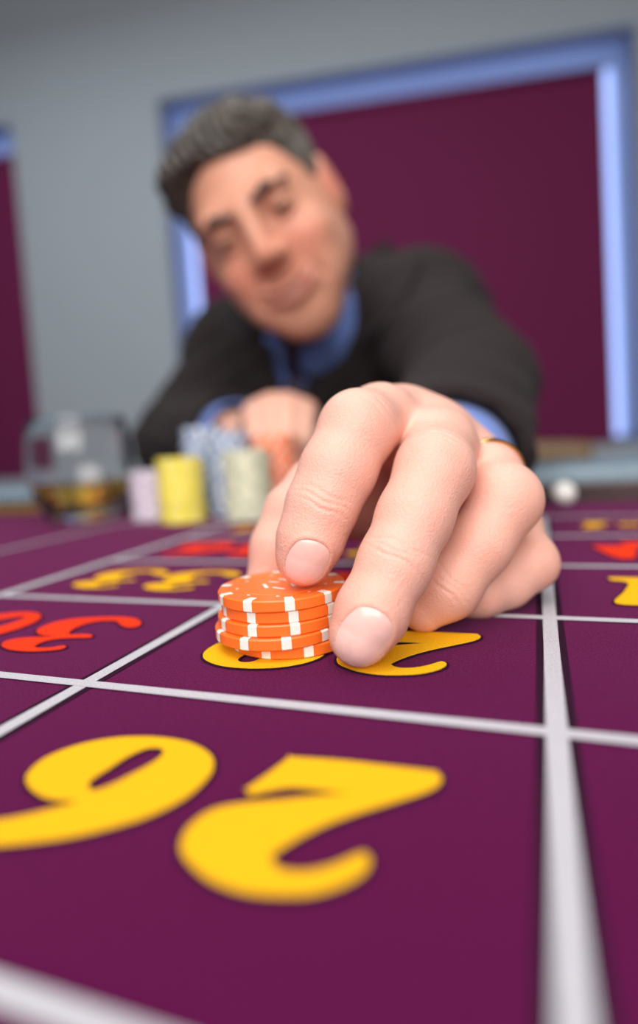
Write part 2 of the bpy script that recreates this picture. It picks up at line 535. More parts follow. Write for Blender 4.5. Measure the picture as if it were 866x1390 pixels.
def number(txt, ci, rj, m):
    cx, cy = X0 + (ci + 0.5) * CW, Y0 + (rj + 0.5) * CD
    for k, ch in enumerate(txt):                    # first digit sits on our right
        loops, slot = G[ch]
        want = 'A' if k == 0 else 'B'
        dx = 0 if want == slot else (41.5 if want == 'A' else -41.5)
        loops = [[(x + dx, y) for x, y in l] for l in loops]
        loops = [l if (poly_area(l) > 0) == (q == 0 or (ch == '8' and q == 1)) else l[::-1] for q, l in enumerate(loops)]
        flat_glyph('number_outline', loops, cx * 1, cy, ZP + 0.00010, M.p_dark, 0.00075)
        flat_glyph('number_digit', loops, cx, cy, ZP + 0.00030, m, 0.0)


RED, YEL = M.p_red, M.p_yellow
for j, (a, b, c) in enumerate((('27', '26', '25'), ('30', '29', '28'), ('33', '32', '31'), ('36', '35', '34'))):
    for i, t in enumerate((a, b, c)):
        number(t, i, j, RED if int(t) in (25, 27, 30, 32, 34, 36) else YEL)
# the "2 to 1" boxes at the man's end of the columns
t_pts = [(-3, 9), (3, 9), (1.5, 2), (5, 2), (4.5, -1.5), (0.8, -1.5), (-0.5, -8), (-4.5, -8), (-3, -1.5), (-6, -1.5), (-5.5, 2), (-2.2, 2)]
for i in range(3):
    cx, cy = X0 + (i + 0.5) * CW, Y0 + 4.5 * CD
    s = 0.52
    for loops, dx in (([[((x - 21.5) * s, y * s) for x, y in G['2'][0][0]]], 27), ([[(x, y) for x, y in t_pts]], 3),
                      ([ell_pts(1, 0, 6, 6, 0.1), ell_pts(1, 0, 2.4, 3.2, 0.1, rev=True)], -13), ([[((x + 22) * s, y * s) for x, y in G['1'][0][0]]], -30)):
        loops = [[(x + dx, y) for x, y in l] for l in loops]
        loops = [l if (poly_area(l) > 0) == (q == 0) else l[::-1] for q, l in enumerate(loops)]
        flat_glyph('box_letter', loops, cx, cy, ZP + 0.0003, YEL)

# rail, border and body of the table
GAPY = 0.012
box('rail_fascia', ((FX0 + FX1) / 2, FY1 + GAPY / 2, TZ + 0.002), (FX1 - FX0, GAPY, 0.028), M.wood, table, bevel=0.0015)
for name, c, sz in (('rail_pad', ((FX0 + FX1) / 2, FY1 + 0.065, TZ + 0.0175), (FX1 - FX0 + 0.2, 0.118, 0.023)),
                    ('rail_pad', (FX0 - 0.062, (FY0 + FY1) / 2 - 0.02, TZ + 0.0175), (0.118, FY1 - FY0 + 0.04, 0.023))):
    bm = bmesh.new()
    box_bm(bm, c, sz)
    bmesh.ops.bevel(bm, geom=bm.edges[:], offset=0.009, segments=5, profile=0.5, affect='EDGES')
    bm_obj(name, bm, M.rail, table, True)
box('rail_trim', (-0.82, FY1 - 0.002, TZ + 0.007), (0.60, 0.004, 0.010), M.brass, table, bevel=0.002)
box('table_top', ((FX0 + FX1) / 2, (FY0 + FY1) / 2 + 0.06, TZ - 0.034), (FX1 - FX0 + 0.1, FY1 - FY0 + 0.16, 0.05), M.wood, table, bevel=0.004)
box('apron', ((FX0 + FX1) / 2, (FY0 + FY1) / 2, TZ - 0.12), (FX1 - FX0 - 0.2, FY1 - FY0 - 0.1, 0.12), M.wood, table, bevel=0.006)
for sx in (FX0 + 0.16, FX1 - 0.16):
    for sy in (FY0 + 0.12, FY1 - 0.12):
        vs, fs = lathe([(0, 0), (0.05, 0), (0.055, 0.02), (0.035, 0.06), (0.03, 0.2), (0.045, 0.42), (0.05, 0.6), (0.05, TZ - 0.17), (0, TZ - 0.17)], 24)
        link('leg', mesh_from('leg', [(x + sx, y + sy, z) for x, y, z in vs], fs), M.wood, table, True)

# ------------------------------------------------------------------ chips
CR, CT = 0.0200, 0.00344


def chip_body_mesh(name):
    b = 0.0004
    prof = [(0, 0), (CR - b, 0), (CR, b), (CR, CT - b), (CR - b, CT), (0.0158, CT), (0.0155, CT - 0.00022), (0.0128, CT - 0.00022), (0.0125, CT - 0.00005), (0, CT - 0.00005)]
    vs, fs = lathe(prof, 80)
    me = mesh_from(name, vs, [f[::-1] if False else f for f in fs])
    return me


def spot_mesh():
    """one white edge insert: wraps over the rim, slightly proud of it"""
    half = math.radians(4.1)
    e = 0.00006
    prof = [(CR - 0.0035, CT + e), (CR - 0.0004, CT + e), (CR + e, CT - 0.0004), (CR + e, 0.0004), (CR - 0.0004, -e * 0.2), (CR - 0.0035, -e * 0.2)]
    vs, fs, n = [], [], 5
    for r, z in prof:
        for i in range(n):
            a = -half + 2 * half * i / (n - 1)
            vs.append((r * math.cos(a), r * math.sin(a), z))
    for k in range(len(prof) - 1):
        for i in range(n - 1):
            fs.append((k * n + i, k * n + i + 1, (k + 1) * n + i + 1, (k + 1) * n + i))
    return mesh_from('edge_spot', vs, fs)


def flat_disc(cx, cy, r, z, n=10):
    return [(cx + r * math.cos(2 * math.pi * i / n), cy + r * math.sin(2 * math.pi * i / n), z) for i in range(n)]


me_body = chip_body_mesh('chip_body')
me_body.materials.append(M.orange)
me_body.polygons.foreach_set('use_smooth', [False] * len(me_body.polygons))
me_spot = spot_mesh()
me_spot.materials.append(M.whitec)
# printed dots and bars on a chip's face
vs, fs = [], []
for k in range(9):
    a = 2 * math.pi * k / 9 + 0.2
    q = flat_disc(0.0141 * math.cos(a), 0.0141 * math.sin(a), 0.00055, CT - 0.00022 + 0.00004)
    fs.append(tuple(range(len(vs), len(vs) + len(q))))
    vs += q
for cx, cy, L, wd, ang in ((-0.0045, 0.003, 0.006, 0.0011, 0.35), (-0.004, -0.001, 0.004, 0.0010, 0.6), (0.003, 0.0025, 0.0058, 0.0011, -0.3),
                           (0.0045, -0.003, 0.005, 0.0011, 0.4), (-0.001, -0.0052, 0.0055, 0.0011, -0.2), (0.0, 0.0068, 0.005, 0.0010, 0.15)):
    c, s_ = math.cos(ang), math.sin(ang)
    q = [(cx + x * c - y * s_, cy + x * s_ + y * c, CT + 0.00003) for x, y in ((-L / 2, -wd / 2), (L / 2, -wd / 2), (L / 2, wd / 2), (-L / 2, wd / 2))]
    fs.append(tuple(range(len(vs), len(vs) + 4)))
    vs += q
me_print = mesh_from('face_print', vs, fs)
me_print.materials.append(M.whitec)

# stack under the fingers: pixel of left edge and rotation (deg) of each chip from the felt up
STK = np.array([-0.0775, 0.1668])
SIDE = np.array([R[0][0], R[0][1]]) / np.hypot(R[0][0], R[0][1])
view_ang = math.atan2(-R[2][1], -R[2][0])            # angle of the direction towards the lens
names5 = ['lowest', 'second lowest', 'middle', 'fourth', 'top']
labels5 = ['lowest orange chip with white edge spots, flat on the felt under the fingers',
           'second orange chip from the felt in the front stack, jutting out left',
           'middle one of the five orange chips held in the front stack',
           'orange chip just below the topmost in the front stack under the fingers',
           'topmost orange chip of the front stack, pressed by the index finger']
for k, (left, deg) in enumerate(((309, 9.5), (291.5, 4.0), (295.5, 9.0), (300, 5.0), (297.5, 4.5))):
    off = (left - 297.0) / FPX * 0.186
    dep = (0.001, -0.0015, -0.0002, 0.0008, 0.0)[k]
    loc = (STK[0] + SIDE[0] * off - SIDE[1] * dep, STK[1] + SIDE[1] * off + SIDE[0] * dep, TZ + 0.0007 + k * (CT + 0.00008))
    ch = empty('casino_chip', loc)
    tag(ch, labels5[k], 'chip', 'orange chips in the front stack')
    rot = view_ang + math.radians(14.0 + deg - 9.0)
    for nm, me, extra in [('chip_body', me_body, 0.0)] + [('edge_spot', me_spot, math.radians(36 * q)) for q in range(10)] + [('face_print', me_print, 0.3)]:
        o = bpy.data.objects.new(nm, me)
        COL.objects.link(o)
        o.parent = ch
        o.rotation_euler = (0, 0, rot + extra)


def plain_chip_mesh(name, mb, ms, nspots=8, frac=0.34):
    n = nspots * 8
    b = 0.0004
    prof = [(0, 0), (CR - b, 0), (CR, b), (CR, CT - b), (CR - b, CT), (CR - 0.004, CT), (0, CT)]
    vs, fs = lathe(prof, n)
    me = mesh_from(name, vs, fs)
    me.materials.append(mb)
    me.materials.append(ms)
    for p in me.polygons:
        c = p.center
        r = math.hypot(c.x, c.y)
        if r > CR - 0.0042:
            a = (math.atan2(c.y, c.x) / (2 * math.pi)) % 1.0
            if (a * nspots) % 1.0 < frac:
                p.material_index = 1
    return me


PC = {'yellow': plain_chip_mesh('yellow_chip', M.yellowc, M.paleyel, 8, 0.26),
      'cream': plain_chip_mesh('cream_chip', M.cream, M.greenish, 6, 0.26),
      'blue': plain_chip_mesh('blue_chip', M.bluec, M.whitec, 10, 0.40),
      'orange': plain_chip_mesh('orange_chip', M.orange, M.whitec, 10, 0.25),
      'lavender': plain_chip_mesh('lavender_chip', M.lavc, M.whitec, 8, 0.3)}


def ordinal(k):
    return ['first', 'second', 'third', 'fourth', 'fifth', 'sixth', 'seventh', 'eighth', 'ninth', 'tenth', 'eleventh', 'twelfth', 'thirteenth', 'fourteenth', 'fifteenth', 'sixteenth', 'seventeenth', 'eighteenth', 'nineteenth', 'twentieth', 'twenty-first', 'twenty-second', 'twenty-third', 'twenty-fourth'][k]


def stack(color, u, d, n, where):
    p = PX(u, 640, d)
    for k in range(n):
        o = bpy.data.objects.new('%s_casino_chip' % color, PC[color])
        COL.objects.link(o)
        j = RNG.normal(0, 0.0005, 2)
        o.location = (p[0] + j[0], p[1] + j[1], TZ + 0.0007 + k * (CT + 0.00003))
        o.rotation_euler = (0, 0, RNG.uniform(0, 6.28))
        if k == n - 1: lab = 'topmost %s chip of the blurred stack %s' % (color, where)
        elif k == 0: lab = 'lowest %s chip of the blurred stack %s, on the felt' % (color, where)
        else: lab = '%s chip, %s from the felt in the blurred stack %s' % (color, ordinal(k), where)
        tag(o, lab, 'chip', '%s chips %s' % (color, where))


stack('yellow', 245, 0.515, 16, 'nearest the whisky glass')
stack('cream', 336, 0.500, 17, 'in front of the fist')
stack('orange', 376, 0.537, 20, 'held by the fist')
stack('blue', 312, 0.545, 22, 'between cream and yellow')
stack('blue', 279, 0.577, 24, 'farthest back, behind the yellow')
stack('lavender', 205, 0.552, 13, 'between glass and yellow')

# ------------------------------------------------------------------ whisky tumbler
gp = PX(110, 640, 0.583)
gx, gy, gz = gp[0], gp[1], TZ + 0.0007
tumbler = empty('whisky_tumbler', (gx, gy, gz))
tag(tumbler, 'clear rounded whisky tumbler standing on the felt at left', 'glass')
outer = [(0, 0), (0.030, 0), (0.034, 0.003), (0.0425, 0.020), (0.0480, 0.040), (0.0495, 0.058), (0.0480, 0.080), (0.0450, 0.099), (0.0443, 0.1)]
inner = [(0.0433, 0.099), (0.0460, 0.080), (0.0472, 0.058), (0.0457, 0.040), (0.0400, 0.022), (0.030, 0.0145), (0, 0.013)]
vs, fs = lathe(outer + inner, 64)
link('glass_body', mesh_from('glass_body', [(x + gx, y + gy, z + gz) for x, y, z in vs], fs), M.glass, tumbler, True)
liq = empty('whisky', (gx, gy, gz + 0.013))
bpy.data.objects.remove(liq)
vs, fs = lathe([(0, 0.0133), (0.0298, 0.0149), (0.0396, 0.0224), (0.0444, 0.0345), (0.0452, 0.0375), (0.0440, 0.037), (0, 0.037)], 64)
wl = link('whisky', mesh_from('whisky', [(x + gx, y + gy, z + gz) for x, y, z in vs], fs), M.whisky, None, True)
tag(wl, 'amber whisky lying in the bottom of the tumbler', 'whisky')

# small ivory ball at the far border
bp_ = PX(763, 668, 0.50)
bm = bmesh.new()
bmesh.ops.create_uvsphere(bm, u_segments=32, v_segments=20, radius=0.009)
for v in bm.verts: v.co += Vector((bp_[0], 0.500, TZ + 0.0092))
tag(bm_obj('roulette_ball', bm, M.ivory, None, True), 'white roulette ball on the felt by the far rail', 'ball')


# ------------------------------------------------------------------ signed-distance modelling
def seg(P, a, b, ra, rb):
    a, b = np.asarray(a, np.float32), np.asarray(b, np.float32)
    ab = b - a
    t = np.clip(((P - a) @ ab) / max(float(ab @ ab), 1e-12), 0, 1)
    q = P - a - t[:, None] * ab
    return np.sqrt((q * q).sum(1)) - (ra + (rb - ra) * t)


def ellip(P, c, r, A=None):
    q = P - np.asarray(c, np.float32)
    if A is not None: q = q @ np.asarray(A, np.float32).T
    r = np.asarray(r, np.float32)
    k0 = np.sqrt(((q / r) ** 2).sum(1)) + 1e-9
    k1 = np.sqrt(((q / (r * r)) ** 2).sum(1)) + 1e-9
    return k0 * (k0 - 1) / k1


def smin(a, b, k):
    h = np.clip(0.5 + 0.5 * (b - a) / k, 0, 1)
    return b * (1 - h) + a * h - k * h * (1 - h)


def smax(a, b, k):
    return -smin(-a, -b, k)


def chain(P, pts, k=0.003):
    d = None
    for (a, ra), (b, rb) in zip(pts[:-1], pts[1:]):
        s = seg(P, a, b, ra, rb)
        d = s if d is None else smin(d, s, k)
    return d


def polygonise(fn, lo, hi, h, B=8, slack=1.0, newton=1):
    lo = np.asarray(lo, np.float32)
    n = np.ceil((np.asarray(hi) - lo) / h / B).astype(int) * B
    nb = n // B
    bi = np.stack(np.meshgrid(*[np.arange(k) for k in nb], indexing='ij'), -1).reshape(-1, 3)
    cen = lo + (bi * B + (B - 1) / 2) * h
    dc = fn(cen.astype(np.float32))
    act = np.abs(dc) < B * h * 0.9 * slack + 2 * h
    F = np.repeat(np.repeat(np.repeat(np.where(dc < 0, -1.0, 1.0).reshape(nb).astype(np.float32), B, 0), B, 1), B, 2)
    loc = np.stack(np.meshgrid(*[np.arange(B)] * 3, indexing='ij'), -1).reshape(-1, 3)
    ab = bi[act]
    for c0 in range(0, len(ab), 800):
        idx = (ab[c0:c0 + 800, None, :] * B + loc[None]).reshape(-1, 3)
        F[idx[:, 0], idx[:, 1], idx[:, 2]] = fn((lo + idx * h).astype(np.float32))
    nx, ny, nz = F.shape
    ins = F < 0
    cs = np.zeros((nx - 1, ny - 1, nz - 1), np.int8)
    for dx in (0, 1):
        for dy in (0, 1):
            for dz in (0, 1):
                cs += ins[dx:nx - 1 + dx, dy:ny - 1 + dy, dz:nz - 1 + dz]
    ci = np.argwhere((cs > 0) & (cs < 8))
    vid = np.full(cs.shape, -1, np.int64)
    vid[ci[:, 0], ci[:, 1], ci[:, 2]] = np.arange(len(ci))
    acc = np.zeros((len(ci), 3))
    cnt = np.zeros(len(ci))
    cor = [(a, b, c) for a in (0, 1) for b in (0, 1) for c in (0, 1)]
    for A in cor:
        for ax in range(3):
            if A[ax]: continue
            Bc = list(A); Bc[ax] = 1
            fa = F[ci[:, 0] + A[0], ci[:, 1] + A[1], ci[:, 2] + A[2]]
            fb = F[ci[:, 0] + Bc[0], ci[:, 1] + Bc[1], ci[:, 2] + Bc[2]]
            m = (fa < 0) != (fb < 0)
            t = np.where(m, fa / np.where(m, fa - fb, 1), 0)
            p = np.tile(np.array(A, float), (len(ci), 1))
            p[:, ax] += t
            acc += p * m[:, None]
            cnt += m
    V = lo + (ci + acc / cnt[:, None]) * h
    faces = []
    for ax in range(3):
        b, c = (ax + 1) % 3, (ax + 2) % 3
        sl0 = [slice(None)] * 3; sl1 = [slice(None)] * 3
        sl0[ax] = slice(0, -1); sl1[ax] = slice(1, None)
        i0, i1 = ins[tuple(sl0)], ins[tuple(sl1)]
        e = np.argwhere(i0 != i1)
        ok = (e[:, b] > 0) & (e[:, c] > 0) & (e[:, b] < F.shape[b] - 1) & (e[:, c] < F.shape[c] - 1)
        e = e[ok]
        fl = i0[e[:, 0], e[:, 1], e[:, 2]]
        def vv(db, dc_):
            q = e.copy(); q[:, b] -= db; q[:, c] -= dc_
            return vid[q[:, 0], q[:, 1], q[:, 2]]
        q = np.stack([vv(1, 1), vv(0, 1), vv(0, 0), vv(1, 0)], 1)
        q[~fl] = q[~fl][:, ::-1]
        faces.append(q)
    Fc = np.concatenate(faces)
    Fc = Fc[(Fc >= 0).all(1)]
    for _ in range(newton):
        Vf = V.astype(np.float32)
        d0 = fn(Vf)
        e = h * 0.5
        g = np.stack([fn(Vf + np.array(o, np.float32) * e) - d0 for o in ((1, 0, 0), (0, 1, 0), (0, 0, 1))], 1) / e
        gl = np.clip((g * g).sum(1), 0.2, None)
        V = V - np.clip(d0 / gl, -h, h)[:, None] * g * 0.9
    return V, Fc


def np_mesh(name, V, Fc):
    me = bpy.data.meshes.new(name)
    me.vertices.add(len(V))
    me.vertices.foreach_set('co', np.asarray(V, np.float32).ravel())
    me.loops.add(Fc.size)
    me.loops.foreach_set('vertex_index', Fc.astype(np.int32).ravel())
    me.polygons.add(len(Fc))
    me.polygons.foreach_set('loop_start', np.arange(0, Fc.size, 4, dtype=np.int32))
    me.polygons.foreach_set('loop_total', np.full(len(Fc), 4, np.int32))
    me.polygons.foreach_set('use_smooth', np.ones(len(Fc), bool))
    me.update(calc_edges=True)
    me.validate()
    return me


def trace(fn, P, D, n=60, maxd=1.0):
    """march points P along directions D to the surface fn = 0"""
    P = np.array(P, np.float32).copy()
    D = np.asarray(D, np.float32)
    tot = np.zeros(len(P), np.float32)
    for _ in range(n):
        s = fn(P) * 0.8
        s = np.clip(s, -0.05, np.maximum(0.9 - tot, 0))
        P += D * s[:, None]
        tot += s
    bad = np.abs(fn(P)) > 0.004
    if bad.any() and not bad.all():            # rays that slip past the edge take the depth of their nearest neighbour
        good = np.where(~bad)[0]
        for i in np.where(bad)[0]:
            base = P[i] - D[i] * tot[i]
            q = P[good]
            lat = q - base
            lat = lat - (lat @ D[i])[:, None] * D[i]
            k = good[np.argmin((lat * lat).sum(1))]
            P[i] = base + D[i] * ((P[k] - base) @ D[i])
    return P


def grad(fn, P, e=0.0006):
    P = np.asarray(P, np.float32)
    g = np.stack([fn(P + np.array(o, np.float32) * e) - fn(P - np.array(o, np.float32) * e) for o in ((1, 0, 0), (0, 1, 0), (0, 0, 1))], 1)
    return g / (np.linalg.norm(g, axis=1)[:, None] + 1e-12)


# ------------------------------------------------------------------ the reaching left hand
def J(u, v, d, r):
    return (PX(u, v, d), r)


FING = {
    'index': [J(545, 577, .225, .0132), J(516, 571, .205, .0120), J(486, 582, .187, .0120), J(458, 640, .1815, .0114), J(437, 687, .179, .0106), J(421, 733, .1775, .0097), J(413, 757, .1775, .0085)],
    'middle': [J(594, 600, .222, .0130), J(594, 606, .200, .0122), J(590, 637, .180, .0117), J(562, 703, .171, .0106), J(537, 763, .1655, .0101), J(504, 832, .1608, .0096), J(488, 862, .1600, .0084)],
    'ring': [J(634, 634, .226, .0120), J(662, 646, .209, .0112), J(686, 678, .193, .0114), J(650, 738, .1885, .0102), J(608, 798, .1855, .0095), J(575, 824, .187, .0078)],
    'pinky': [J(668, 676, .240, .0108), J(696, 715, .224, .0098), J(718, 763, .208, .0096), J(686, 790, .2035, .0086), J(652, 804, .1985, .0080), J(612, 812, .198, .0066)],
    'thumb': [J(560, 650, .285, .0180), J(462, 640, .243, .0128), J(428, 662, .231, .0112), J(398, 696, .222, .0106), J(377, 742, .217, .0096), J(364, 786, .2145, .0080)],
}
WR = [J(590, 634, .305, .0195), J(614, 640, .305, .0200), J(634, 652, .305, .0190)]
FA = J(612, 628, .42, .0330)


def nail_frame(tip, prev, view_bias=0.0):
    ax = tip - prev
    ax = ax / np.linalg.norm(ax)
    n = CAM - tip
    n = n - (n @ ax) * ax
    n /= np.linalg.norm(n)
    s = np.cross(ax, n)
    if view_bias:
        n = n * math.cos(view_bias) + s * math.sin(view_bias)
        s = np.cross(ax, n)
    return ax, n, s


NAILS = []      # centre on axis, axis, normal, side, half length, half width, turned


def add_nail(f, back, hl, hw, bias):
    pts = FING[f]
    ax, n, s = nail_frame(pts[-1][0], pts[-3][0] if f != 'thumb' else pts[-2][0], bias)
    NAILS.append((pts[-1][0] - ax * back, ax, n, s, hl, hw))


add_nail('index', -0.0004, 0.0062, 0.0059, math.radians(-9))
add_nail('middle', -0.0003, 0.0073, 0.0064, math.radians(-9))

CREASE = []     # point, axis, normal side, depth, width, radius


def add_crease(f, i, offs, depth, face=None):
    pts = FING[f]
    p = pts[i][0]
    ax = pts[i + 1][0] - pts[i - 1][0]
    ax /= np.linalg.norm(ax)
    n = CAM - p
    n -= (n @ ax) * ax
    n /= np.linalg.norm(n)
    for o in offs:
        CREASE.append((p + ax * o, ax, n, depth * RNG.uniform(0.6, 1.1), 0.00050, RNG.uniform(-0.10, 0.10), np.cross(ax, n)))


for f, i in (('index', 2), ('middle', 2), ('ring', 2), ('pinky', 2)):
    add_crease(f, i, (-0.0040, -0.0012, 0.0018), 0.00042)
for f, i in (('index', 4), ('middle', 4), ('ring', 4)):
    add_crease(f, i, (-0.0024, -0.0004, 0.0018), 0.00042)


def palm_fn(P):
    d = None
    for k, f in enumerate(('index', 'middle', 'ring', 'pinky')):
        a, ra = FING[f][0]
        wv, rw = WR[min(k, 2)]
        s = seg(P, a, wv, ra, rw)
        d = s if d is None else smin(d, s, 0.011)
        s2 = seg(P, a, FING[f][1][0], ra, FING[f][1][1])
        d = smin(d, s2, 0.007)
    d = smin(d, seg(P, FING['thumb'][0][0], WR[0][0], .018, .0195), 0.012)
    d = smin(d, seg(P, FING['thumb'][1][0], FING['thumb'][0][0], .0128, .018), 0.010)
    d = smin(d, seg(P, PX(478, 628, .246), PX(556, 604, .246), .0085, .011), 0.012)
    d = smin(d, seg(P, PX(464, 692, .243), PX(560, 690, .268), .0115, .018), 0.012)
    d = smin(d, seg(P, PX(560, 650, .27), PX(650, 690, .27), .014, .013), 0.014)
    for wv, rw in WR:
        d = smin(d, seg(P, wv, FA[0], rw, FA[1]), 0.010)
    return d


def hand_base(P):
    pd = palm_fn(P)
    out = pd
    for f, k in (('index', .0016), ('middle', .0016), ('ring', .0012), ('pinky', .0012), ('thumb', .003)):
        c = chain(P, FING[f], 0.0035)
        b = smin(pd, c, 0.003 if f != 'thumb' else 0.008)
        out = smin(out, b, k * 0.5)
    return out


def hand_fn(P):
    d = hand_base(P)
    for p, ax, n, dep, wd, til, sd in CREASE:
        q = P - p.astype(np.float32)
        m = (q * q).sum(1) < 0.018 ** 2
        if not m.any(): continue
        qm = q[m]
        lat = qm @ sd
        s = qm @ ax + til * lat + 0.0005 * np.sin(lat * 520 + p[0] * 9e4)
        fr = np.clip((qm @ n) / 0.006, 0, 1) * np.exp(-(lat / 0.0075) ** 2)
        d[m] += (dep * np.exp(-(s / wd) ** 2) * fr).astype(np.float32)
    for c, ax, n, s, hl, hw in NAILS:
        q = P - c.astype(np.float32)
        m = (q * q).sum(1) < 0.02 ** 2
        if not m.any(): continue
        qm = q[m]
        a, b, nn = qm @ ax / hl, qm @ s / hw, qm @ n
        e = (np.abs(a) ** 2.6 + np.abs(b) ** 2.6) ** (1 / 2.6)
        dip = np.clip((1.04 - e) / 0.10, 0, 1) * 0.00045
        ridge = np.exp(-((e - 1.17) / 0.12) ** 2) * 0.00028 * np.clip(0.7 - a, 0, 1)
        d[m] += np.where(nn > 0.001, dip - ridge, 0).astype(np.float32)
    return d


allp = np.array([p for f in FING.values() for p, r in f] + [p for p, r in WR] + [PX(612, 632, .36)])
lo, hi = allp.min(0) - 0.020, allp.max(0) + 0.020
HV, HF = polygonise(hand_fn, lo, hi, 0.00056, B=8, slack=1.15)
# the part of the grid that runs into the sleeve stays open inside the cuff
ht = np.zeros((len(HV), 3), np.float32)
ht[:] = (0.80, 0.455, 0.365)


def blob(V, p, r):
    return np.exp(-((V - p) ** 2).sum(1) / (r * r))[:, None]


def tint(col, V, p, r, c, amt):
    wgt = blob(V, np.asarray(p), r) * amt
    return col * (1 - wgt) + np.array(c) * wgt


for f in FING:
    tip = FING[f][-1][0]
    ht = tint(ht, HV, tip, 0.012, (0.82, 0.39, 0.30), 0.6)
    if f != 'thumb':
        ht = tint(ht, HV, FING[f][2][0], 0.013, (0.81, 0.44, 0.34), 0.5)
for f in ('index', 'middle'):
    pr = FING[f][-2][0]
    ht = tint(ht, HV, pr, 0.008, (0.80, 0.36, 0.27), 0.4)
ht = tint(ht, HV, FING['ring'][4][0], 0.02, (0.78, 0.43, 0.31), 0.5)

# ------------------------------------------------------------------ the resting right hand, curled behind the orange stack
RF = []
for (u0, v0, d0), (u1, v1, d1), (u2, v2, d2) in (((347, 562, .588), (349, 597, .566), (356, 622, .572)), ((368, 552, .585), (368, 590, .560), (371, 618, .566)),
                                                 ((391, 552, .585), (391, 590, .560), (388, 618, .566)), ((413, 560, .590), (410, 596, .566), (404, 620, .572))):
    RF.append([J(u0, v0, d0, .0128), J((u0 + u1) / 2, (v0 + v1) / 2 - 4, (d0 + d1) / 2 - .003, .0112), J(u1, v1, d1, .0110), J(u2, v2, d2, .0095)])
RT = [J(418, 590, .62, .014), J(424, 610, .59, .0115), J(412, 632, .573, .0095)]
RW = [J(352, 588, .645, .021), J(330, 596, .66, .026), J(290, 600, .73, .034)]


def fist_fn(P):
    d = None
    for c in RF:
        s = seg(P, c[0][0], RW[0][0], c[0][1], .021)
        d = s if d is None else smin(d, s, 0.012)
    d = smin(d, chain(P, RW, 0.01), 0.012)
    d = smin(d, seg(P, RT[0][0], RW[0][0], .015, .021), 0.014)
    o = d
    for c in RF + [RT]:
        o = smin(o, smin(d, chain(P, c, 0.004), 0.005), 0.0015)
    return o


ap = np.array([p for c in RF for p, r in c] + [p for p, r in RT + RW])
RV, RFc = polygonise(fist_fn, ap.min(0) - 0.03, ap.max(0) + 0.03, 0.0018, slack=1.1)
rt = np.zeros((len(RV), 3), np.float32)
rt[:] = (0.80, 0.47, 0.36)
for c in RF:
    rt = tint(rt, RV, c[0][0], 0.014, (0.72, 0.32, 0.22), 0.5)

# ------------------------------------------------------------------ head
HC = PX(364, 304, 0.655)
roll, yaw, pit = math.radians(27), math.radians(-17), math.radians(26)
cr_, sr_ = math.cos(roll), math.sin(roll)
# head axes in lens coordinates (right, up, forward): x to our right, y out of the face, z up
hx, hy, hz = np.array([1., 0, 0]), np.array([0, 0, -1.]), np.array([0, 1., 0])


def rotv(v, k, a):
    k = k / np.linalg.norm(k)
    return v * math.cos(a) + np.cross(k, v) * math.sin(a) + k * (k @ v) * (1 - math.cos(a))


def turn(axs):
    # nod, turn, then tilt, all about lens axes
    X, Y, Z = axs
    yx = lambda v: np.array([v[0] * math.cos(yaw) - v[2] * math.sin(yaw), v[1], v[0] * math.sin(yaw) + v[2] * math.cos(yaw)])
    px_ = lambda v: np.array([v[0], v[1] * math.cos(pit) + v[2] * math.sin(pit), -v[1] * math.sin(pit) + v[2] * math.cos(pit)])
    rz_ = lambda v: np.array([v[0] * cr_ - v[1] * sr_, v[0] * sr_ + v[1] * cr_, v[2]])
    return [rz_(yx(px_(v))) for v in (X, Y, Z)]


hx, hy, hz = turn((hx, hy, hz))
if hy[0] > 0:       # face must point towards our left
    yaw = -yaw
    hx, hy, hz = turn((np.array([1., 0, 0]), np.array([0, 0, -1.]), np.array([0, 1., 0])))
HA = np.array([R.T @ hx, R.T @ hy, R.T @ hz])      # rows: head axes in world


def HP(x, y, z):
    return HC + x * HA[0] + y * HA[1] + z * HA[2]


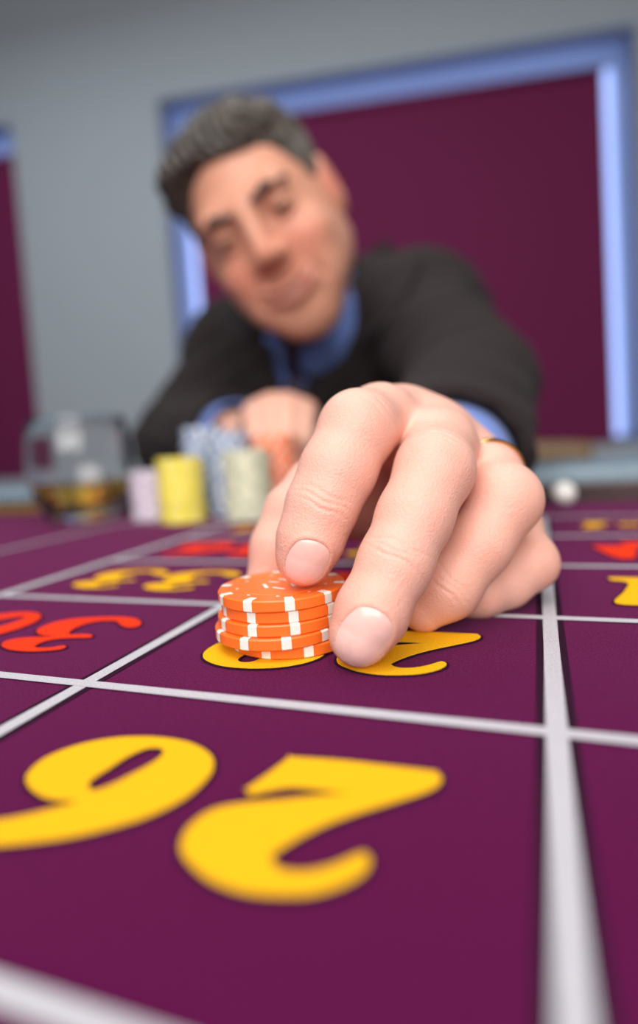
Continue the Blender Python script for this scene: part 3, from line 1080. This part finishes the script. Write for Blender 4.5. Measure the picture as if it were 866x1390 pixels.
def face_fn(L):
    """head in its own axes"""
    d = ellip(L, (0, -.014, .034), (.075, .093, .084))
    d = smin(d, ellip(L, (0, .026, -.028), (.063, .062, .086)), .03)
    for s in (-1, 1):
        d = smin(d, seg(L, (s * .052, .0, -.052), (s * .012, .062, -.095), .021, .017), .022)
        d = smin(d, ellip(L, (s * .041, .046, -.054), (.021, .028, .030)), .02)
        d = smin(d, ellip(L, (s * .047, .012, -.034), (.024, .044, .046)), .02)
        d = smin(d, ellip(L, (s * .038, .064, -.026), (.024, .022, .022)), .016)
        d = smin(d, ellip(L, (s * .030, .070, -.064), (.020, .016, .026)), .022)
    d = smin(d, ellip(L, (0, .068, -.096), (.026, .016, .020)), .028)
    d = smin(d, seg(L, (-.036, .076, .032), (.036, .076, .032), .013, .013), .014)
    for s in (-1, 1):
        d = smax(d, -ellip(L, (s * .032, .0985, .012), (.016, .015, .010)), .010)
        lid = np.maximum(ellip(L, (s * .032, .0735, .012), (.0145, .0145, .0140)), -(ellip(L, (s * .032, .088, .0095), (.0120, .012, .0031))))
        d = smin(d, lid, .003)
    d = smin(d, seg(L, (0, .088, .024), (0, .1045, -.015), .0078, .0120), .010)
    for s in (-1, 1):
        d = smin(d, ellip(L, (s * .0120, .098, -.020), (.0085, .011, .0085)), .006)
        d = smax(d, -ellip(L, (s * .0065, .1, -.0275), (.0028, .004, .0022)), .002)
    # smile: grooves beside the nose, the mouth line and the lips
    for s in (-1, 1):
        d = smax(d, -chain(L, [((s * .018, .101, -.026), .0022), ((s * .032, .093, -.046), .0026), ((s * .036, .085, -.062), .0018)], .002), .006)
    up = [((x, .0985 - 9.0 * x * x, -.0545 + 9.0 * x * x), .0046 - abs(x) * .07) for x in (-.027, -.014, 0, .014, .027)]
    dn = [((x, .0950 - 9.0 * x * x, -.0675 + 14.0 * x * x), .0046 - abs(x) * .09) for x in (-.025, -.012, 0, .012, .025)]
    d = smin(d, chain(L, up, .002), .006)
    d = smin(d, chain(L, dn, .002), .012)
    slit = [((x, .101 - 9.5 * x * x, -.0605 + 12.0 * x * x), .0050 - abs(x) * .09) for x in (-.031, -.016, 0, .016, .031)]
    d = smax(d, -chain(L, slit, .001), .0025)
    for s in (-1, 1):
        e = ellip(L, (s * .079, -.006, -.002), (.0095, .019, .033))
        e = smax(e, -ellip(L, (s * .089, -.001, .002), (.0075, .011, .021)), .004)
        d = smin(d, e, .007)
    return d


NECK0, NECK1 = HP(0, -.030, -.070), PX(438, 470, .80)


def head_fn(P):
    L = (P - HC.astype(np.float32)) @ HA.T.astype(np.float32)
    d = face_fn(L)
    return smin(d, seg(P, NECK0, NECK1, .050, .056), .025)


ext = 0.155
HVv, HFf = polygonise(head_fn, np.minimum(HC - ext, NECK1 - 0.05), np.maximum(HC + ext, NECK1 + 0.05), 0.0021, slack=1.4)
L = (HVv - HC) @ HA.T
ct = np.zeros((len(HVv), 3), np.float32)
ct[:] = (0.70, 0.35, 0.235)


def htint(x, y, z, r, c, amt):
    global ct
    wgt = np.exp(-((L - np.array([x, y, z])) ** 2).sum(1) / (r * r))[:, None] * amt
    ct = ct * (1 - wgt) + np.array(c) * wgt


for s in (-1, 1):
    htint(s * .040, .085, -.025, .026, (0.70, 0.24, 0.16), 0.6)
    htint(s * .082, -.006, 0, .03, (0.66, 0.20, 0.13), 0.6)
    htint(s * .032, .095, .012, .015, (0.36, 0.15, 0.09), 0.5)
htint(0, .112, -.012, .016, (0.66, 0.22, 0.14), 0.4)
for x in (-.018, 0, .018):
    htint(x, .098, -.060, .011, (0.52, 0.16, 0.13), 0.7)
htint(0, .07, -.10, .045, (0.52, 0.26, 0.17), 0.35)       # shaved beard area
for s in (-1, 1):
    htint(s * .045, .04, -.075, .035, (0.52, 0.26, 0.17), 0.35)


# ------------------------------------------------------------------ clothes: solids that follow the body
SHL, SHR = PX(570, 438, .79), PX(322, 474, .93)
ELL, CUL = PX(640, 522, .54), PX(610, 630, .345)
ELR, CUR = PX(240, 600, .84), PX(312, 592, .672)
CHEST = PX(425, 540, .90)
HIP = np.array([CHEST[0] - 0.03, CHEST[1] + 0.22, 0.58])
CHN = PX(432, 470, .845)


def torso_fn(P, g=0.0):
    d = seg(P, SHL, CHN, .072 + g, .085 + g)
    d = smin(d, seg(P, SHR, CHN, .060 + g, .085 + g), .05)
    d = smin(d, seg(P, PX(478, 436, .875), SHL, .088 + g, .076 + g), .04)
    d = smin(d, seg(P, CHN, CHEST, .095 + g, .125 + g), .06)
    d = smin(d, seg(P, CHEST, HIP, .130 + g, .150 + g), .06)
    d = smin(d, seg(P, SHR, CHEST, .070 + g, .12 + g), .06)
    d = smin(d, seg(P, SHL, CHEST, .070 + g, .12 + g), .06)
    return d


def sleeves_fn(P, g=0.0):
    d = seg(P, SHL, ELL, .076 + g, .0550 + g)
    d = smin(d, seg(P, ELL, CUL, .0550 + g, .0475 + g), .02)
    e = seg(P, SHR, ELR, .062 + g, .057 + g)
    e = smin(e, seg(P, ELR, CUR, .057 + g, .0495 + g), .02)
    return np.minimum(d, e)


def unit(v):
    return v / np.linalg.norm(v)


DL, DR = unit(CUL - ELL), unit(CUR - ELR)
F_AX, R_AX, U_AX = R[2], R[0], R[1]


def vneck(P):
    """wedge cut out of the jacket front (negative inside), seen along the chest normal"""
    q = P - CHN.astype(np.float32)
    x, y, z = q @ R_AX, q @ U_AX, q @ F_AX
    # left edge and right edge of the V
    bx, by = -.036, -.140
    l = (bx - x) * math.cos(.22) - (by - y) * math.sin(.22) - .0
    def edge(px, py, qx, qy):
        ex, ey = qx - px, qy - py
        n = math.hypot(ex, ey)
        return ((x - px) * ey - (y - py) * ex) / n
    lft = -edge(bx, by, -.080, .060)      # positive on the outer (left) side
    rgt = edge(bx, by, .086, .175)
    return np.maximum(np.maximum(lft, rgt), z + .01)


def folds(P):
    q = P
    return (0.0022 * np.sin(q[:, 0] * 55 + 9 * np.sin(q[:, 2] * 22)) * np.sin(q[:, 1] * 41 + q[:, 2] * 30)).astype(np.float32)


def jacket_solid(P):
    return smin(torso_fn(P), sleeves_fn(P), .035) + folds(P)


def jacket_fn(P):
    d = jacket_solid(P)
    d = smax(d, -(vneck(P)), .006)
    # open sleeve ends
    for c, ax, r in ((CUL, DL, .0385), (CUR, DR, .0400)):
        q = P - c.astype(np.float32)
        t = q @ ax
        near = (q * q).sum(1) < 0.12 ** 2
        cut = np.where(near, t - 0.004, -1)
        d = np.maximum(d, cut)
        rad = np.sqrt(np.maximum((q * q).sum(1) - t * t, 0))
        bore = np.where(near, np.maximum(rad - r, -(t + .05)), 1)
        d = np.maximum(d, -bore)
    # neck hole
    d = smax(d, -seg(P, PX(428, 380, .66), PX(434, 452, .80), .064, .062), .01)
    d = smax(d, (0.56 - P[:, 2]).astype(np.float32), .01)
    return d


pts = np.array([SHL, SHR, ELL, CUL, ELR, CUR, CHEST, HIP, CHN])
JV, JF = polygonise(jacket_fn, pts.min(0) - 0.17, pts.max(0) + 0.17, 0.0045, B=6, slack=1.6, newton=0)


def shirt_fn(P):
    d = torso_fn(P, -.014)
    d = smin(d, seg(P, CHN, PX(436, 452, .80), .075, .062), .03)
    d = smax(d, (0.60 - P[:, 2]).astype(np.float32), .01)
    d = smax(d, -seg(P, PX(432, 400, .70), PX(440, 462, .80), .052, .052), .006)
    return d


SV, SF = polygonise(shirt_fn, pts.min(0) - 0.15, pts.max(0) + 0.15, 0.0075, B=6, slack=1.6, newton=0)

# the man
man = empty('person', (HIP[0], HIP[1], 0))
tag(man, 'smiling man in dark suit leaning over the table, placing chips', 'person')

# body: one mesh - head and neck, trunk and arms under the clothes, both hands
def inner_fn(P):
    d = torso_fn(P, -.03)
    d = smin(d, seg(P, NECK1, CHN, .054, .07), .03)
    d = smin(d, sleeves_fn(P, -.018), .02)
    return smax(d, (0.60 - P[:, 2]).astype(np.float32), .01)


BV, BF = polygonise(inner_fn, pts.min(0) - 0.13, pts.max(0) + 0.13, 0.0085, B=6, slack=1.6, newton=0)
parts = [(HVv, HFf, ct), (HV, HF, ht), (RV, RFc, rt), (BV, BF, np.tile(np.array([[.70, .40, .30]]), (len(BV), 1)))]
off, VV, FF, TT = 0, [], [], []
for v_, f_, t_ in parts:
    VV.append(v_); FF.append(f_ + off); TT.append(t_)
    off += len(v_)
me = np_mesh('body', np.concatenate(VV), np.concatenate(FF))
TT = np.concatenate(TT)
ca = me.color_attributes.new('tint', 'FLOAT_COLOR', 'POINT')
ca.data.foreach_set('color', np.concatenate([TT, np.ones((len(TT), 1))], 1).astype(np.float32).ravel())
link('body', me, M.skin, man)['label'] = 'fair skinned head and hands'

link('jacket', np_mesh('jacket', JV, JF), M.jacket, man)['label'] = 'dark charcoal suit jacket'
shirt = link('shirt', np_mesh('shirt', SV, SF), M.shirt, man)
shirt['label'] = 'blue cotton shirt'


def ring_tube(c, ax, r0, r1, t, half, n=40):
    """open cuff: hollow conical band around axis ax"""
    a = unit(np.cross(ax, np.array([0, 0, 1.0])))
    b = np.cross(ax, a)
    prof = [(r0, -half), (r1, half - .002), (r1 - .001, half), (r1 - t, half - .001), (r0 - t, -half)]
    vs, fs = [], []
    for r, z in prof:
        for i in range(n):
            th = 2 * math.pi * i / n
            vs.append(c + ax * z + (a * math.cos(th) + b * math.sin(th)) * r)
    m = len(prof)
    for k in range(m):
        for i in range(n):
            j = (i + 1) % n
            k2 = (k + 1) % m
            fs.append((k * n + i, k * n + j, k2 * n + j, k2 * n + i))
    return mesh_from('cuff', vs, fs)


link('cuff', ring_tube(CUL + DL * 0.006, DL, .0375, .0365, .0022, .022), M.shirt, man, True)['label'] = 'blue shirt cuff at the reaching hand'
link('cuff', ring_tube(CUR + DR * 0.006, DR, .0390, .0380, .0022, .022), M.shirt, man, True)['label'] = 'blue shirt cuff at the resting fist'


# collar leaves, lapels, tie: shaped plates lying on the solids underneath
def plate(name, outline, fn, lift, thick, m, parent=None, res=0.006, bulge=0.0):
    """outline: polygon in chest-plane metres (right, up) about CHN; laid on fn along the view-independent chest normal"""
    from mathutils.geometry import tessellate_polygon
    ol = catmull(outline, 3)
    bm = bmesh.new()
    vs = [bm.verts.new((p[0], p[1], 0)) for p in ol]
    f = bm.faces.new(vs)
    bmesh.ops.triangulate(bm, faces=[f])
    for _ in range(3):
        es = [e for e in bm.edges if e.calc_length() > res * 1.6]
        if not es: break
        bmesh.ops.subdivide_edges(bm, edges=es, cuts=1)
        bmesh.ops.triangulate(bm, faces=bm.faces[:])
    bm.verts.index_update()
    Q = np.array([v.co[:] for v in bm.verts])
    P0 = CHN + Q[:, :1] * R_AX + Q[:, 1:2] * U_AX - 0.30 * F_AX
    P1 = trace(fn, P0, np.tile(F_AX, (len(P0), 1)))
    P1 = P1 - F_AX * lift
    n = len(P1)
    fs = [tuple(v.index for v in f.verts) for f in bm.faces]
    bd = [tuple(v.index for v in e.verts) for e in bm.edges if len(e.link_faces) == 1]
    bm.free()
    V2 = np.concatenate([P1, P1 + F_AX * thick])
    fs2 = fs + [tuple(i + n for i in f[::-1]) for f in fs] + [(a, b, b + n, a + n) for a, b in bd]
    me = mesh_from(name, V2, fs2)
    bm = bmesh.new(); bm.from_mesh(me)
    bmesh.ops.recalc_face_normals(bm, faces=bm.faces)
    bm.to_mesh(me); bm.free()
    return link(name, me, m, parent, True)


plate('lapel', [(-.036, -.140), (-.056, -.04), (-.078, .052), (-.112, .062), (-.114, .030), (-.138, .018), (-.108, -.05)], jacket_solid, .006, .005, M.jacket, man)
plate('lapel', [(-.036, -.140), (.006, -.02), (.050, .085), (.078, .150), (.108, .135), (.094, .090), (.125, .074), (.075, -.02)], jacket_solid, .006, .005, M.jacket, man)
nk_ax = unit(HP(0, -.02, -.08) - PX(440, 470, .81))
NKC = PX(426, 446, .748)


def neck_fn(P):
    """shirt front together with the standing collar, for what is tied or folded over it"""
    q = P - NKC.astype(np.float32)
    t = q @ nk_ax
    rad = np.sqrt(np.maximum((q * q).sum(1) - t * t, 0))
    b = np.maximum(rad - .0585, np.abs(t) - .034)
    return np.minimum(shirt_fn(P), b.astype(np.float32))


def pxc(pts_, d=.69):
    return [((u - 433) * d / FPX + .001, (650 - v) * d / FPX - .190) for u, v in pts_]


plate('collar_leaf', pxc([(404, 470), (430, 430), (468, 372), (488, 346), (488, 392), (460, 462), (434, 512), (414, 500)]), neck_fn, .005, .004, M.shirt, man)
plate('collar_leaf', pxc([(386, 470), (366, 452), (346, 428), (340, 452), (350, 494), (372, 504)]), neck_fn, .005, .004, M.shirt, man)
plate('tie', pxc([(381, 464), (409, 464), (404, 496), (414, 560), (396, 600), (376, 560), (387, 496)]), neck_fn, .009, .006, M.tie, man)
# standing collar round the neck


def band(name, c, ax, r, t, h0, a0, a1, flare, m, parent):
    a = unit(np.cross(ax, F_AX))
    b = np.cross(ax, a)
    n, vs, fs = 48, [], []
    for k, (rr, z) in enumerate(((r, -h0), (r + flare * .4, -h0 * .2), (r - .002, h0), (r - .002 - t, h0), (r - t + flare * .4, -h0 * .2), (r - t, -h0))):
        for i in range(n + 1):
            th = a0 + (a1 - a0) * i / n
            vs.append(c + ax * z + (a * math.cos(th) + b * math.sin(th)) * rr)
    for k in range(6):
        for i in range(n):
            p, q = k * (n + 1) + i, ((k + 1) % 6) * (n + 1) + i
            fs.append((p, p + 1, q + 1, q))
    return link(name, mesh_from(name, vs, fs), m, parent, True)


band('collar_band', NKC, nk_ax, .0575, .003, .034, 0, 2 * math.pi, .001, M.shirt, man)
band('jacket_collar', PX(440, 424, .790), nk_ax, .074, .006, .030, math.radians(20), math.radians(250), .008, M.jacket, man)

# ring, nails
rp0, rp1 = FING['ring'][0][0], FING['ring'][1][0]
rax = unit(rp1 - rp0)
rc = rp0 + (rp1 - rp0) * 1.04
a_ = unit(np.cross(rax, np.array([0, 0, 1.0]))); b_ = np.cross(rax, a_)
vs, fs, n = [], [], 48
prof = [(.0118, -.0021), (.0123, -.0016), (.0125, 0), (.0123, .0016), (.0118, .0021), (.0112, .0018), (.0112, -.0018)]
for r_, z_ in prof:
    for i in range(n):
        th = 2 * math.pi * i / n
        vs.append(rc + rax * z_ + (a_ * math.cos(th) + b_ * math.sin(th)) * (r_ + .0012))
for k in range(len(prof)):
    for i in range(n):
        j = (i + 1) % n
        k2 = (k + 1) % len(prof)
        fs.append((k * n + i, k * n + j, k2 * n + j, k2 * n + i))
link('wedding_ring', mesh_from('wedding_ring', vs, fs), M.gold, man, True)['label'] = 'gold wedding ring'


def base_noflank(P):
    return hand_base(P)


for c, ax, n_, s_, hl, hw in NAILS:
    nu, nv = 26, 26
    g = []
    for j in range(nv + 1):
        for i in range(nu + 1):
            x, y = -1 + 2 * i / nu, -1 + 2 * j / nv
            # square to superellipse
            xe = x * math.sqrt(max(0, 1 - 0.40 * y * y))
            ye = y * math.sqrt(max(0, 1 - 0.40 * x * x))
            g.append((xe, ye))
    g = np.array(g)
    P0 = c + (g[:, :1] * hl * 1.01) * ax + (g[:, 1:] * hw * 1.01) * s_ + 0.02 * n_
    P1 = trace(base_noflank, P0, np.tile(-n_, (len(P0), 1)), 50)
    rr = np.clip(np.sqrt((g ** 2).sum(1)), 0, 1)
    ee = (np.abs(g[:, 0]) ** 2.6 + np.abs(g[:, 1]) ** 2.6) ** (1 / 2.6)
    lift = -0.00008 + 0.00022 * np.clip(1 - ee ** 4, 0, 1)
    P1 = P1 + n_ * lift[:, None]
    N = len(P1)
    fs = []
    for j in range(nv):
        for i in range(nu):
            q = j * (nu + 1) + i
            fs.append((q, q + 1, q + nu + 2, q + nu + 1))
    bd = [j * (nu + 1) for j in range(nv + 1)]
    V2 = np.concatenate([P1, P1 - n_ * 0.0004])
    fs += [tuple(i + N for i in f[::-1]) for f in fs]
    me = mesh_from('fingernail', V2, fs)
    bm = bmesh.new(); bm.from_mesh(me)
    bmesh.ops.recalc_face_normals(bm, faces=bm.faces)
    bm.to_mesh(me); bm.free()
    link('fingernail', me, M.nail, man, True)


# ------------------------------------------------------------------ hair, brows, eyes
def hair_fn(P):
    L = (P - HC.astype(np.float32)) @ HA.T.astype(np.float32)
    x, y, z = L[:, 0], L[:, 1], L[:, 2]
    d = ellip(L, (0, -.020, .036), (.0815, .100, .0905))
    d = smin(d, chain(L, [((-.046, .040, .088), .018), ((-.015, .052, .094), .018), ((.030, .046, .093), .018), ((.056, .026, .080), .017)], .012), .02)
    d = smin(d, seg(L, (-.064, .030, .066), (-.054, .050, .082), .013, .014), .02)
    d = d + .0013 * np.sin(x * 610 + 5 * np.sin(y * 61 + 2 * z) + 3 * np.sin(z * 83)) + .0012 * np.sin(y * 430 + x * 260 + 6 * np.sin(z * 70 + x * 40)) + .0018 * np.sin(x * 95 + y * 60 + 2 * np.sin(z * 50))
    front = y - (.034 + .50 * (z - .02))
    front = np.where(z > .060, np.minimum(front, .076 - z - .25 * x), front)
    low = np.where(y < -.035, -.085 - z, -.012 - z)
    cut = np.maximum(front, low)
    return smax(d, cut.astype(np.float32), .008)


hv, hf = polygonise(hair_fn, HC - .15, HC + .15, 0.0024, slack=1.5, newton=0)
me = np_mesh('hair', hv, hf)
Lh = (hv - HC) @ HA.T
grey = np.clip(0.35 + 4.5 * np.abs(Lh[:, 0]) + 3.0 * (0.03 - Lh[:, 2]) + 2.0 * Lh[:, 0], 0.1, 1.0)
at = me.attributes.new('grey', 'FLOAT', 'POINT')
at.data.foreach_set('value', grey.astype(np.float32))
link('hair', me, M.hair, man)['label'] = 'short dark greying hair'
for s in (-1, 1):
    def brow_fn(P, s=s):
        L = (P - HC.astype(np.float32)) @ HA.T.astype(np.float32)
        d = chain(L, [((s * .013, .0905, .0290), .0030), ((s * .030, .0905, .0345), .0036), ((s * .050, .0800, .0300), .0026)], .004)
        return d + .0008 * np.sin(L[:, 0] * 1500 + L[:, 2] * 900)
    c = HP(s * .031, .088, .033)
    v_, f_ = polygonise(brow_fn, c - .035, c + .035, 0.0014, slack=1.3, newton=0)
    me = np_mesh('eyebrow', v_, f_)
    at = me.attributes.new('grey', 'FLOAT', 'POINT')
    at.data.foreach_set('value', np.full(len(v_), .3, np.float32))
    link('eyebrow', me, M.hair, man)
    bm = bmesh.new()
    bmesh.ops.create_uvsphere(bm, u_segments=24, v_segments=16, radius=0.0128)
    look = unit(HP(s * .032, .073, .011) * 0 + CAM - HP(s * .032, .073, .011))
    for v in bm.verts:
        v.co = Vector(np.array(v.co) + HP(s * .032, .0735, .0115))
    cen = HP(s * .032, .0735, .0115)
    me = bpy.data.meshes.new('eye')
    bm.to_mesh(me); bm.free()
    me.materials.append(M.eye); me.materials.append(M.iris)
    for p in me.polygons:
        p.use_smooth = True
        if (np.array(p.center) - cen) @ look > .0128 * .72: p.material_index = 1
    link('eye', me, M.eye, man)

# upper teeth of the smile
vs, fs, n = [], [], 16
for i in range(n + 1):
    x = -.024 + .048 * i / n
    for dz, dy in ((.006, 0), (-.0045, .0005), (-.0045, -.003), (.006, -.003)):
        vs.append(HP(x, .0955 - 9.5 * x * x + dy, -.0590 + 10.0 * x * x + dz))
for i in range(n):
    for k in range(4):
        a, b = i * 4 + k, i * 4 + (k + 1) % 4
        fs.append((a, b, b + 4, a + 4))
link('teeth', mesh_from('teeth', vs, fs), M.teeth, man)

# jacket button on the sleeve, trousers and shoes under the table
KNL = np.array([HIP[0] + .16, HIP[1] - .40, 0.56]); KNR = np.array([HIP[0] - .16, HIP[1] - .40, 0.56])
FTL = np.array([HIP[0] + .16, HIP[1] - .36, 0.10]); FTR = np.array([HIP[0] - .16, HIP[1] - .36, 0.10])


def trouser_fn(P):
    d = None
    for k, f, sx in ((KNL, FTL, .09), (KNR, FTR, -.09)):
        hp = HIP + np.array([sx, 0, -.02])
        s = smin(seg(P, hp, k, .095, .068), seg(P, k, f, .066, .055), .03)
        d = s if d is None else smin(d, s, .03)
    d = smin(d, ellip(P, HIP, (.17, .14, .12)), .04)
    return np.maximum(d, np.maximum((0.07 - P[:, 2]), (P[:, 2] - 0.66)).astype(np.float32))


tp = np.array([HIP, KNL, KNR, FTL, FTR])
tv, tf = polygonise(trouser_fn, tp.min(0) - .16, tp.max(0) + .17, 0.010, B=6, slack=1.6, newton=0)
link('trousers', np_mesh('trousers', tv, tf), M.trouser, man)
for f in (FTL, FTR):
    def shoe_fn(P, f=f):
        q = P - f.astype(np.float32)
        d = seg(q, (0, .03, -.055), (0, -.17, -.068), .042, .034)
        d = smin(d, seg(q, (0, .02, -.05), (0, .02, -.0), .04, .038), .02)
        return smax(d, (0.002 - P[:, 2]).astype(np.float32), .004)
    v_, f_ = polygonise(shoe_fn, f - np.array([.07, .24, .12]), f + np.array([.07, .1, .08]), .006, slack=1.5, newton=0)
    link('shoe', np_mesh('shoe', v_, f_), M.shoe, man)


# ------------------------------------------------------------------ chairs
def chair(name, c, ang, seat_h, top_h, label, m=None):
    ax = (np.array([math.cos(ang), math.sin(ang), 0]), np.array([-math.sin(ang), math.cos(ang), 0]), np.array([0, 0, 1.0]))
    ch = empty(name, (c[0], c[1], 0))
    tag(ch, label, 'chair')
    m = m or M.chairwood
    P = lambda x, y, z: np.array([c[0], c[1], 0]) + ax[0] * x + ax[1] * y + ax[2] * z
    box('seat', P(0, 0, seat_h - .02), (.44, .42, .04), m, ch, ax, .008)
    for sx in (-.19, .19):
        box('leg', P(sx, -.18, seat_h / 2 - .02), (.038, .038, seat_h - .04), m, ch, ax, .004)
        box('leg', P(sx, .18, seat_h / 2 - .02), (.038, .038, seat_h - .04), m, ch, ax, .004)
        box('back_post', P(sx, .19, (seat_h + top_h) / 2 - .03), (.034, .03, top_h - seat_h - .06), m, ch, ax, .004)
    # curved top rail
    vs, fs, n = [], [], 16
    for i in range(n + 1):
        x = -.235 + .47 * i / n
        y = .19 + .035 * (1 - (x / .235) ** 2)
        hgt = top_h - .014 * (x / .235) ** 2
        for dy, z in ((-.012, hgt - .075), (-.012, hgt - .008), (0, hgt), (.012, hgt - .008), (.012, hgt - .075)):
            vs.append(P(x, y + dy, z))
    for i in range(n):
        for k in range(5):
            a, b = i * 5 + k, i * 5 + (k + 1) % 5
            fs.append((a, b, b + 5, a + 5))
    fs += [(0, 1, 2, 3, 4), tuple(n * 5 + k for k in (4, 3, 2, 1, 0))]
    link('top_rail', mesh_from('top_rail', vs, fs), m, ch, True)
    for sx in (-.09, 0, .09):
        box('back_slat', P(sx, .21, (seat_h + top_h) / 2 - .03), (.03, .012, top_h - seat_h - .08), m, ch, ax, .003)


cp = PX(712, 600, 1.88)
chair('wooden_chair', (cp[0], cp[1] - .25), 0.20, 0.46, 0.82, 'brown wooden chair standing empty behind the table at right')
chair('wooden_chair', (HIP[0], HIP[1] + .04), 0.0, 0.445, 0.74, 'low wooden chair the suited man sits on')
